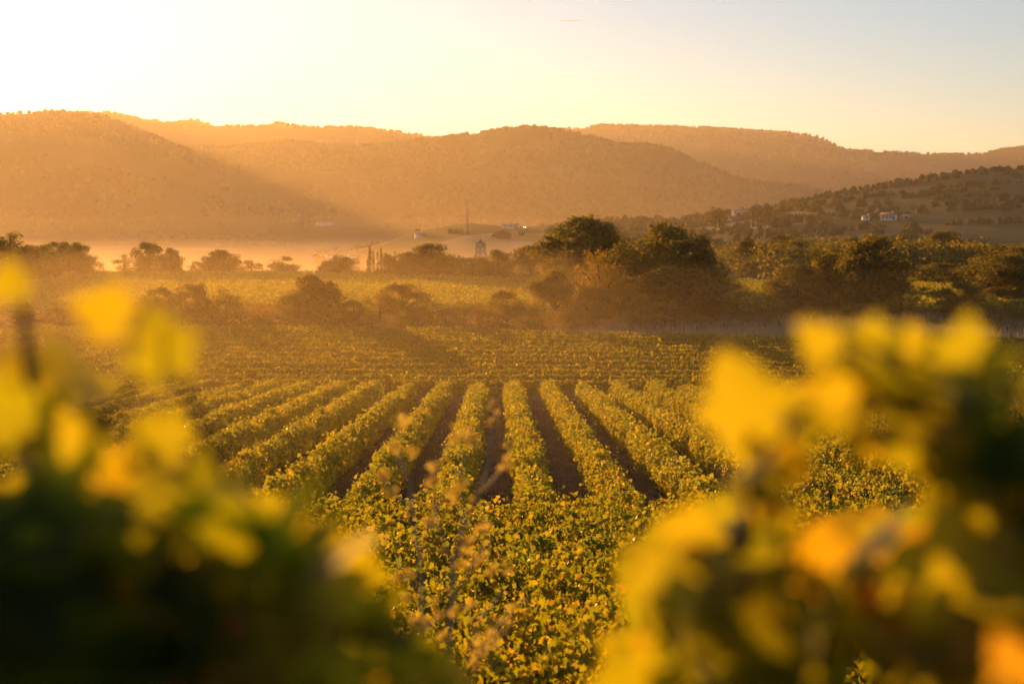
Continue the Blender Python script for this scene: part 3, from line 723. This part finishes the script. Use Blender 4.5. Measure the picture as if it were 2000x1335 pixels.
# ------------------------------------------------------------------ buildings, pylons, car, contrail far away
def hz(h, x, y):                   # height of a far hill at a place
    xs, s, Z, Yv, zc = h; j = int(np.clip(np.searchsorted(xs, x), 0, len(xs)-1)); return float(np.interp(y, Yv[:, j], Z[:, j]))
def stand(px, py, Y0, Y1, f):      # the distance at which the ground shows at that height of the view
    for Y in np.linspace(Y0, Y1, 400):
        if f(X(px, Y), Y) >= P(px, py, Y).z: return float(Y)
    return float(Y1)
def house(px, py, Y, w_, d_, h_, roof, label, f=gz, wall='plaster', rz=.2, nwin=3):
    x = X(px, Y); o = empty('house', (x, Y, f(x, Y)-.3), rz); tag(o, label, 'house')
    mb = MB(); mb.box(-w_/2, w_/2, -d_/2, d_/2, -1.5, h_)
    mb.prism([[(-d_/2, h_+.001), (d_/2, h_+.001), (0, h_+roof)]], -w_/2+.01, w_/2-.01)
    k = len(mb.v) - 6; mb.v[k:] = [(p[1], p[0], p[2]) for p in mb.v[k:]]
    mb.build('wall', M[wall], o)
    rb = MB(); e = .45; th = .18
    for sgn in (-1, 1):
        a = [(-w_/2-e, sgn*(d_/2+e), h_-roof*e/(d_/2)+.03), (w_/2+e, sgn*(d_/2+e), h_-roof*e/(d_/2)+.03), (w_/2+e, 0, h_+roof+.03), (-w_/2-e, 0, h_+roof+.03)]
        b = [(p[0], p[1], p[2]+th) for p in a]
        rb.add(a+b, [(0,1,2,3),(7,6,5,4),(0,4,5,1),(1,5,6,2),(2,6,7,3),(3,7,4,0)])
    ro = rb.build('roof', M['tile'], o)
    c = MB(); c.box(w_*.22, w_*.22+.7, -.35, .35, h_+roof*.4, h_+roof+1.0); c.build('chimney', M[wall], ro)
    for i in range(nwin):
        wx = -w_/2 + w_*(i+1)/(nwin+1.2)
        b = MB(); b.box(wx-.45, wx+.45, -d_/2-.04, -d_/2+.05, h_*.42, h_*.42+1.2); b.build('window', M['glass'], o)
    b = MB(); b.box(w_*.36, w_*.36+1, -d_/2-.05, -d_/2+.05, .2, 2.3); b.build('door', M['wood'], o)
    return o
mid = lambda x, y: hz(H['mid'], x, y)
house(996, 446, stand(996, 446, 650, 1000, gz), 10.5, 6, 2.6, 1.0, 'long low white building on the ridge beside two bright headlights', rz=0, nwin=4)
Yh = stand(634, 441, 2005, 3180, mid); house(634, 441, Yh, 28, 12, 5, 2.2, 'long pale house on the hazy slope in the left half', f=mid, rz=.1, nwin=5)
Yh = stand(1446, 420, 700, 990, gz); house(1446, 420, Yh, 11, 7, 3.4, 1.0, 'white farmhouse between two rows of dark cypresses', rz=-.1, nwin=4)
Yh = stand(1735, 430, 600, 990, gz); house(1735, 430, Yh, 7.5, 6, 2.6, 1.5, 'white house with a broad gable at the foot of the terraced hill', rz=-.5)
Yh = stand(1691, 430, 600, 990, gz); house(1691, 430, Yh, 3.6, 4, 2.0, .7, 'tiny white house left of the broad gabled one', rz=.1, nwin=1)
Yh = stand(1768, 429, 600, 990, gz); house(1768, 429, Yh, 4.5, 4, 1.9, .7, 'grey low house right of the broad gabled one', rz=.1, nwin=1, wall='stone')
house(1815, 347, 984, 2.4, 3, 2.6, .6, 'small grey hut on the crest of the terraced hill', rz=.2, nwin=1, wall='stone')
for px, w_, lab in [(612,5,'small village house in the mist, leftmost of four'),(645,7,'village house in the mist left of the round tree'),(688,6,'village house in the mist between the round tree and the cypresses'),(820,6,'faint village house in the mist left of the church belfry')]:
    Y = stand(px, 503-(px > 700)*40, 700, 1040, gz); house(px, 503, Y, w_, 6, 2.6, 1.3, lab, rz=.3)

# church with an open bell gable
Yc_ = 600; cx_ = X(938.4, Yc_); u_ = Yc_/FPX; z0_ = P(938.4, 510, Yc_).z; zb = gz(cx_, Yc_)
ch = empty('church', (cx_, Yc_, z0_), .12); tag(ch, 'stone church with an open bell gable and a cross, rising above the hazy trees', 'church')
def zz(py): return (510-py)*u_
def xx(px): return (px-938.4)*u_
def arch(cx, w, y0, y1):
    r_ = w/2; pts = [(cx-r_, y0), (cx+r_, y0)]
    for i in range(7): a = math.pi*i/6; pts.append((cx+r_*math.cos(a), y1-r_+r_*math.sin(a)))
    return pts
ol = [(xx(923), zz(530)), (xx(954), zz(530)), (xx(954), zz(506)), (xx(949), zz(492)), (xx(948), zz(475)), (xx(945.4), zz(475)), (xx(938.4), zz(467.5)), (xx(931.4), zz(475)), (xx(928.8), zz(475)), (xx(928), zz(492)), (xx(923), zz(506))]
hs = [arch(xx(938.4), 1.6*u_, zz(478.5), zz(474.5)), arch(xx(934), 2.5*u_, zz(488.5), zz(482)), arch(xx(942.8), 2.5*u_, zz(488.5), zz(482)), arch(xx(933.4), 2.8*u_, zz(500), zz(493)), arch(xx(943.4), 2.8*u_, zz(500), zz(493))]
mb = MB(); mb.prism([ol]+hs, -.55, .55)
bg_ = mb.build('bell_gable', M['stone'], ch)
for px in (930, 946.8):
    b = MB(); b.box(xx(px)-.22, xx(px)+.22, -.3, .3, zz(475)+.002, zz(472)); b.prism([[(xx(px)-.26, zz(472)+.002), (xx(px)+.26, zz(472)+.002), (xx(px), zz(470))]], -.3, .3); b.build('pinnacle', M['stone'], bg_)
b = MB(); b.box(-.07, .07, -.07, .07, zz(467.6), zz(461)); b.box(-.5, .5, -.06, .06, zz(464.2), zz(463.4)); b.build('cross', M['steel'], bg_)
for px, py in ((934, 484), (942.8, 484), (933.4, 495), (943.4, 495)):
    b = MB(); r_ = .2; c = (xx(px), 0, zz(py))
    b.tube([(c[0], 0, c[2]+.45), (c[0], 0, c[2]+.3), (c[0], 0, c[2]-.1), (c[0], 0, c[2]-.3)], [.08, r_*.6, r_*.8, r_*1.1], 8); b.build('bell', M['steel'], bg_)
b = MB(); b.box(-6, 6, .6, 20, zb-z0_-1, zz(518)); b.build('nave_wall', M['stone'], ch)
b = MB(); b.prism([[(-6.4, zz(518)-.1), (6.4, zz(518)-.1), (0, zz(518)+2.6)]], .62, 20.4); b.build('roof', M['tile'], ch)
b = MB(); b.box(-4.2, 4.2, -.5, .5, zb-z0_-1, zz(530)-.01); b.build('tower_base', M['stone'], ch)

# pylons, mast, poles
def pylon(px, py0, py1, Y, z, label, group=None, name='power_pylon', cat='pylon', h=None):
    x = X(px, Y); zt = P(px, py0, Y).z; h = zt - z if h is None else h
    o = empty(name, (x, Y, z)); tag(o, label, cat, group); mb = MB(); wd = h*(.085 if name == 'power_pylon' else .03)
    for sx in (-1, 1):
        for sy in (-1, 1): mb.tube([(sx*wd, sy*wd, -.5), (sx*wd*.35, sy*wd*.35, h*.7), (0, 0, h)], [h*(.011 if name == 'power_pylon' else .005)]*3, 4)
    for i in range(6):
        a = i/6; k = 1 - .65*min(1, a/.7) if a < .7 else .35; kk = 1-.65*min(1, (a+.16)/.7); s_ = 1 if i % 2 else -1
        mb.tube([(-s_*wd*k, -wd*k, h*a), (s_*wd*kk, -wd*kk, h*(a+.15))], h*.007, 4); mb.tube([(s_*wd*k, wd*k, h*a), (-s_*wd*kk, wd*kk, h*(a+.15))], h*.007, 4)
    mb.build('lattice_tower', M['steel'], o)
    for a, l in ((.74, .20), (.86, .15)) if name == 'power_pylon' else ((.97, .04),):
        b = MB(); b.tube([(-h*l, 0, h*a), (h*l, 0, h*a)], h*.010, 4); b.build('crossarm', M['steel'], o)
    return o
for px, a, b, lab in [(643,264,287,'left pylon of three on the hazy crest'), (662,266,286,'middle pylon of three on the hazy crest'), (699,258,286,'right and tallest pylon of three on the hazy crest'),
    (1395,315,332,'highest pylon on the descending ridge right of the middle'), (1432,330,349,'middle pylon on the descending ridge'), (1447,332,355,'lowest pylon on the descending ridge')]:
    x = X(px, 3190); pylon(px, a, b, 3190, mid(x, 3190), lab, 'pylons on the far crests')
Ym = 900; x = X(913, Ym); pylon(913, 388, 432, Ym, gz(x, Ym), 'slender radio mast standing on the low ridge above the church', name='radio_mast', cat='mast')
for px, top, lab in [(1607,457,'taller wooden pole rising from the wooded knoll'), (1630,463,'shorter thin pole rising from the wooded knoll')]:
    Y = 372; x = X(px, Y); z = gz(x, Y); h = P(px, top, Y).z - z
    o = empty('utility_pole', (x, Y, z)); tag(o, lab, 'pole', 'poles on the wooded knoll')
    b = MB(); b.tube([(0, 0, -.5), (.05, 0, h*.5), (.08, 0, h)], [.19, .16, .12], 7); b.build('pole', M['wood'], o)
    b = MB(); b.tube([(-.6, 0, h*.93), (.7, 0, h*.93)], .06, 5); b.build('crossarm', M['wood'], o)
# car with lit headlights on the ridge road
Yk = stand(1025, 446, 650, 1000, gz); x = X(1025, Yk); car = empty('parked_car', (x, Yk, gz(x, Yk)+.15)); tag(car, 'small pale car facing the camera with both headlights lit, beside the long white building', 'car')
b = MB(); b.prism([[(-.9, .3), (.9, .3), (.92, .75), (.86, .95), (.62, 1.45), (-.62, 1.45), (-.86, .95), (-.92, .75)]], 1.0, 3.6); b.prism([[(-.88, .3), (.88, .3), (.9, .8), (.7, .92), (-.7, .92), (-.9, .8)]], -.4, 1.0); b.build('body', M['carpaint'], car)
b = MB(); b.prism([[(-.72, .98), (.72, .98), (.58, 1.38), (-.58, 1.38)]], .96, .999); b.build('windscreen', M['glass'], car)
for sx in (-1, 1):
    b = MB(); b.tube([(sx*.72, -.38, .66), (sx*.72, -.46, .66)], .16, 10); b.build('headlight', M['lamp'], car)
    for yy_ in (.25, 2.9):
        b = MB(); b.tube([(sx*.70, yy_, .32), (sx*.93, yy_, .32)], .32, 12); b.build('wheel', M['rubber'], car)
# contrail
Yk = 11000; a = P(1090, 41, Yk); c_ = P(1140, 40, Yk); b = MB()
pts = [a.lerp(c_, t) + Vector((0, 0, 1.2*math.sin(t*9))) for t in np.linspace(0, 1, 12)]
b.tube(pts, [.5, 1.4, 2.0, 2.3, 2.6, 3.0, 3.2, 3.4, 3.4, 3, 2.4, .6], 8)
o = b.build('contrail', M['ice']); tag(o, 'short white contrail high in the sky', 'contrail')

# ------------------------------------------------------------------ foreground vines out of focus, 1 m to 2 m away
def inpoly(x, y, poly):
    c = np.zeros(len(x), bool); j = len(poly)-1
    for i in range(len(poly)):
        xi, yi = poly[i]; xj, yj = poly[j]
        c ^= ((yi > y) != (yj > y)) & (x < (xj-xi)*(y-yi)/(yj-yi+1e-9)+xi); j = i
    return c
def front_vine(name_label, fills, leaves, canes, base, seed):
    r = np.random.default_rng(seed); root = empty('grape_vine', base); tag(root, name_label, 'vine', 'blurred vines right in front of the camera'); B = np.array(base)
    pos = []; nrm = []; sz = []; rn = []
    for poly, n, Y0, Y1, size, lo, hi in fills:
        pl = np.array(poly); x = r.uniform(pl[:,0].min(), pl[:,0].max(), n*3); y = r.uniform(pl[:,1].min(), pl[:,1].max(), n*3)
        k = inpoly(x, y, poly); x, y = x[k][:n], y[k][:n]; Yv = r.uniform(Y0, Y1, len(x))
        for a, b_, c in zip(x, y, Yv):
            pos.append(P(a, b_, c)[:]); nrm.append(r.normal(0, .6, 3) + np.array([.1, -.3, .7])); sz.append(size*r.uniform(.7, 1.2)); rn.append(r.uniform(lo, hi))
    V, F, rr_ = scatter(LOBED[0], LOBED[1], np.array(pos)-B, np.array(nrm), r.uniform(0, 6.28, len(pos)), np.array(sz), np.array(rn))
    mesh('foliage', V, F, M['front'], root, rr_)
    # the separate outer leaves that catch the sun
    for (px, py, Y, spx, ang, face, hue) in leaves:
        c = np.array(P(px, py, Y)[:])-B; s_ = spx/FPX*Y
        n_ = {'sun': np.array([.25, -1, .15]), 'up': np.array([.1, -.25, 1]), 'side': np.array([-1, -.35, .3])}[face] + r.normal(0, .12, 3)
        V, F, q = scatter(LOBED[0], LOBED[1], c[None], n_[None], np.array([R(ang)]), np.array([s_]), np.array([hue]))
        mesh('leaf', V, F, M['front'], root, q)
    for pts, r0, r1 in canes:
        b = MB(); w_ = [np.array(P(*p)[:])-B for p in pts]; b.tube(w_, list(np.linspace(r0, r1, len(pts))), 7); b.build('cane', M['wood'], root)
    return root
L1 = [(-250,1060),(0,1040),(250,1010),(420,960),(520,1010),(640,1080),(700,1160),(760,1240),(830,1330),(840,1480),(-250,1480)]
L2 = [(-250,600),(0,640),(90,700),(200,740),(290,790),(380,900),(470,1000),(600,1080),(560,1160),(-250,1100)]
L3 = [(-250,500),(0,490),(70,540),(120,620),(60,760),(-250,780)]
front_vine('large blurred vine filling the lower left corner, close to the camera',
 [(L1, 380, 1.15, 2.1, .10, 0, .55), (L2, 62, 1.2, 1.9, .09, .2, .7)],
 [(320,690,1.25,150,20,'sun',.3),(215,615,1.3,120,70,'sun',.55),(20,560,1.3,90,0,'sun',.4),(145,885,1.25,130,10,'sun',.5),(325,860,1.3,120,60,'sun',.35),
  (60,990,1.25,100,0,'sun',.6),(520,1020,1.35,120,110,'sun',.45),(590,1050,1.35,90,40,'sun',.62),(632,1092,1.4,80,150,'sun',.3),(695,1140,1.42,70,40,'sun',.2),(690,1215,1.4,110,10,'sun',.4),(420,1060,1.3,100,10,'up',.4),
  (870,1320,1.5,90,0,'sun',.45),(780,1300,1.4,100,0,'sun',.4),(295,1210,1.2,60,0,'sun',.8),(460,1225,1.2,55,0,'sun',.95),(10,1140,1.2,90,0,'sun',.5)],
 [([(-60,1700,1.5),(40,1300,1.5),(90,1000,1.5),(60,740,1.45),(40,560,1.4)],.014,.004),([(90,1000,1.5),(220,800,1.4),(300,700,1.3),(320,640,1.25)],.006,.002),([(300,1500,1.5),(380,1200,1.5),(470,1010,1.4),(400,840,1.35),(345,720,1.3)],.008,.003),([(380,1200,1.5),(560,1060,1.4),(690,1130,1.4)],.006,.002)],
 (-.62, 1.5, gz(-.62, 1.5)), 5)
R1 = [(1260,1500),(1250,1260),(1260,1120),(1320,1060),(1440,1030),(1560,1080),(1600,1200),(1560,1340),(1500,1500)]
R2 = [(1560,1080),(1700,1050),(1850,1050),(1950,980),(2250,900),(2250,1500),(1750,1500),(1740,1300),(1640,1180)]
R3 = [(1900,900),(1960,820),(2250,700),(2250,1000),(1950,1000)]
R4 = [(1700,700),(1790,690),(1850,800),(1890,960),(1880,1020),(1810,960),(1760,820)]
R5 = [(1500,820),(1560,760),(1680,740),(1760,790),(1700,850),(1560,860),(1500,960),(1460,1040),(1440,960)]
front_vine('large blurred vine with an arching shoot and yellow leaves in the lower right corner',
 [(R1, 150, 1.2, 2.1, .095, 0, .5), (R2, 190, 1.1, 2.0, .10, .1, .82), (R1, 150, 1.9, 2.7, .11, 0, .5), (R2, 200, 1.9, 2.7, .11, 0, .8), (R3, 34, 1.2, 1.7, .10, 0, .4), (R4, 22, 1.2, 1.5, .075, .1, .6), (R5, 20, 1.2, 1.5, .07, .3, .8)],  # deeper fills of the lower mass are added occluders that darken its interior
 [(1448,800,1.2,190,15,'sun',.5),(1600,675,1.25,100,40,'sun',.5),(1700,660,1.25,90,80,'sun',.35),(1660,765,1.2,130,100,'sun',.55),(1790,680,1.3,80,10,'sun',.5),(1880,700,1.2,160,85,'sun',.3),(1950,735,1.2,120,110,'sun',.25),
  (1880,780,1.2,150,80,'up',.1),(1770,840,1.3,80,0,'sun',.5),(1690,870,1.35,90,20,'sun',.6),(1500,1000,1.3,80,0,'sun',.6),(1290,1150,1.15,150,5,'sun',.4),(1350,1040,1.25,120,80,'sun',.55),(1530,1010,1.3,80,20,'sun',.45),
  (1820,930,1.3,70,0,'sun',.5),(1890,1000,1.35,90,30,'sun',.3),(1860,840,1.3,90,10,'sun',.25),(1700,1165,1.2,60,10,'sun',.93),(1790,1200,1.2,110,30,'sun',.82),(1850,1240,1.2,80,80,'sun',.9),(1870,1120,1.3,90,0,'sun',.4),
  (1960,1110,1.2,110,0,'sun',.8),(1980,1320,.95,150,20,'sun',.8),(1540,1120,1.3,80,0,'sun',.7),(1660,1230,1.3,70,0,'sun',.45),(1500,1200,1.3,70,0,'sun',.75),(1250,1265,1.3,45,0,'sun',.75),(1900,1270,1.1,110,20,'sun',.84),(1950,1210,1.15,90,70,'sun',.8)],
 [([(1900,1700,1.6),(1880,1300,1.5),(1890,1050,1.4),(1840,860,1.3),(1740,700,1.25),(1640,650,1.25)],.013,.003),([(1890,1050,1.4),(1960,860,1.3),(1990,760,1.2),(1860,710,1.2)],.006,.002),
  ([(1500,1600,1.5),(1470,1300,1.4),(1450,1080,1.35),(1475,930,1.3),(1540,820,1.25),(1660,760,1.22)],.010,.003),([(1450,1080,1.35),(1350,1060,1.25),(1290,1130,1.2)],.005,.002)],
 (.52, 1.5, gz(.52, 1.5)), 6)

# dry weeds out of focus, 4 m away
def weed(label, stems, heads, Y, base_px, seed, size=.012):
    r = np.random.default_rng(seed); x = X(base_px, Y); B = np.array([x, Y, gz(x, Y)]); root = empty('dry_weed', B); tag(root, label, 'weed', 'dry weeds in front of the vines')
    b = MB()
    for pts, r0 in stems:
        w_ = [np.array(P(p[0], p[1], Y + (p[2] if len(p) > 2 else 0))[:])-B for p in pts]; b.tube(w_, list(np.linspace(r0, r0*.5, len(w_))), 5)
    w0 = np.array(P(stems[0][0][0][0] if 0 else stems[0][0][0][0], stems[0][0][0][1], Y)[:])-B
    b.tube([(0, 0, -.05), w0*.5, w0], stems[0][1], 5)
    b.build('stem', M['stalk'], root)
    for (px, py, spx, n) in heads:
        n = int(n*1.5) + 3; c = np.array(P(px, py, Y + r.uniform(-.15, .15))[:])-B
        V, F, q = scatter(HEXL[0], HEXL[1], c + r.normal(0, spx/FPX*Y*.28, (n, 3)), r.normal(0, .5, (n, 3))+np.array([.2, -.8, .2]), r.uniform(0, 6.28, n), size*1.3*r.uniform(.6, 1.5, n), r.random(n))
        mesh('seed_head', V, F, M['seed'], root, q)
weed('tall dry weed with a forked bare stem against the dark soil gap', [([(872,1335),(880,1200),(885,1100),(915,1000),(950,920),(962,850),(963,785)],.007), ([(925,975),(960,940),(990,905),(1000,865)],.0045), ([(885,1120),(850,1000),(845,930),(880,855)],.004), ([(880,1180),(925,1100),(960,1050),(945,1035)],.004), ([(885,1100),(900,1010),(905,960),(900,870)],.003)],
 [(963,792,14,5),(964,825,10,4),(990,905,16,5),(1000,868,14,4),(880,962,30,10),(900,948,22,8),(905,850,36,10),(925,865,30,8),(850,910,18,5),(845,935,14,4),(945,1035,40,9),(925,975,14,4),(910,1062,30,8),(935,1092,24,8),(962,1112,16,6),(905,1105,20,6),(990,1108,18,5)], 4.2, 875, 1)
weed('dry weed with many orange seed heads left of the forked one', [([(835,1335),(825,1200),(820,1100),(805,1000),(800,940),(770,870)],.006), ([(822,1150),(785,1125),(775,1080)],.003), ([(805,1000),(760,955),(745,930)],.0035), ([(828,1230),(880,1190),(890,1160)],.003), ([(820,1100),(845,1010),(860,975)],.003)],
 [(800,880,26,7),(747,930,20,7),(765,958,18,6),(770,870,14,4),(790,825,30,6),(780,1125,16,6),(800,1122,12,4),(792,1165,12,5),(890,1190,16,6),(864,1200,13,5),(815,1212,18,6),(835,1214,14,5),(790,1245,14,6),(815,1250,16,7),(868,1242,14,6),(812,1275,16,6),(849,1170,12,3),(760,1240,12,4),(840,1020,22,5)], 3.9, 832, 2)
weed('leaning dry weed with lit straw blades low in the middle', [([(915,1335),(950,1250),(1000,1190),(1030,1165)],.005), ([(900,1335),(935,1210),(985,1150)],.004), ([(940,1275),(990,1230),(1010,1200)],.003)],
 [(960,1240,34,12),(940,1262,30,10),(985,1215,22,7),(925,1290,22,6),(1000,1185,16,4),(920,1180,16,4)], 4.6, 905, 3)

# ------------------------------------------------------------------ haze
def haze_box():
    m, t, out = newmat('haze'); v = N(t, 'ShaderNodeVolumePrincipled')
    v.inputs['Color'].default_value = (.97, .86, .74, 1); v.inputs['Density'].default_value = HAZE
    v.inputs['Anisotropy'].default_value = .55; v.inputs['Density Attribute'].default_value = ''
    t.links.new(v.outputs[0], out.inputs['Volume']); m.cycles.homogeneous_volume = True
    mb = MB(); mb.box(-4700, 4700, -140, 6500, -36, 390)
    o = mb.build('haze', m); tag(o, kind='stuff')
HAZE = 0.85e-4
haze_box()
def mist_layer(name, dens, x0, x1, y0, y1, z1):
    m, t, out = newmat(name); v = N(t, 'ShaderNodeVolumePrincipled')
    v.inputs['Color'].default_value = (.98, .76, .48, 1); v.inputs['Density'].default_value = dens
    v.inputs['Anisotropy'].default_value = .6; v.inputs['Density Attribute'].default_value = ''
    t.links.new(v.outputs[0], out.inputs['Volume']); m.cycles.homogeneous_volume = True
    mb = MB(); mb.box(x0, x1, y0, y1, -35.5 + z1*.01, z1)
    tag(mb.build('mist', m), kind='stuff')
for z1, y1, dn in ((-24, 1250, 4.5e-4), (-19, 1400, 3.5e-4), (-14, 1550, 2.6e-4), (-9.5, 1650, 1.2e-4), (6, 1700, .35e-4), (28, 1760, .3e-4), (60, 1830, .25e-4)):        # thins upward
    mist_layer('valley_mist', dn, -1600-z1*.5, 150+z1*2.5, 330+z1*2.2, y1, z1)
mist_layer('field_veil', 4.5e-4, -600, 36, 30, 299, -4)  # both field layers are added, an amber veil in place of lens flare
mist_layer('field_veil', 4.5e-4, -599, 8, 34, 297, -3)
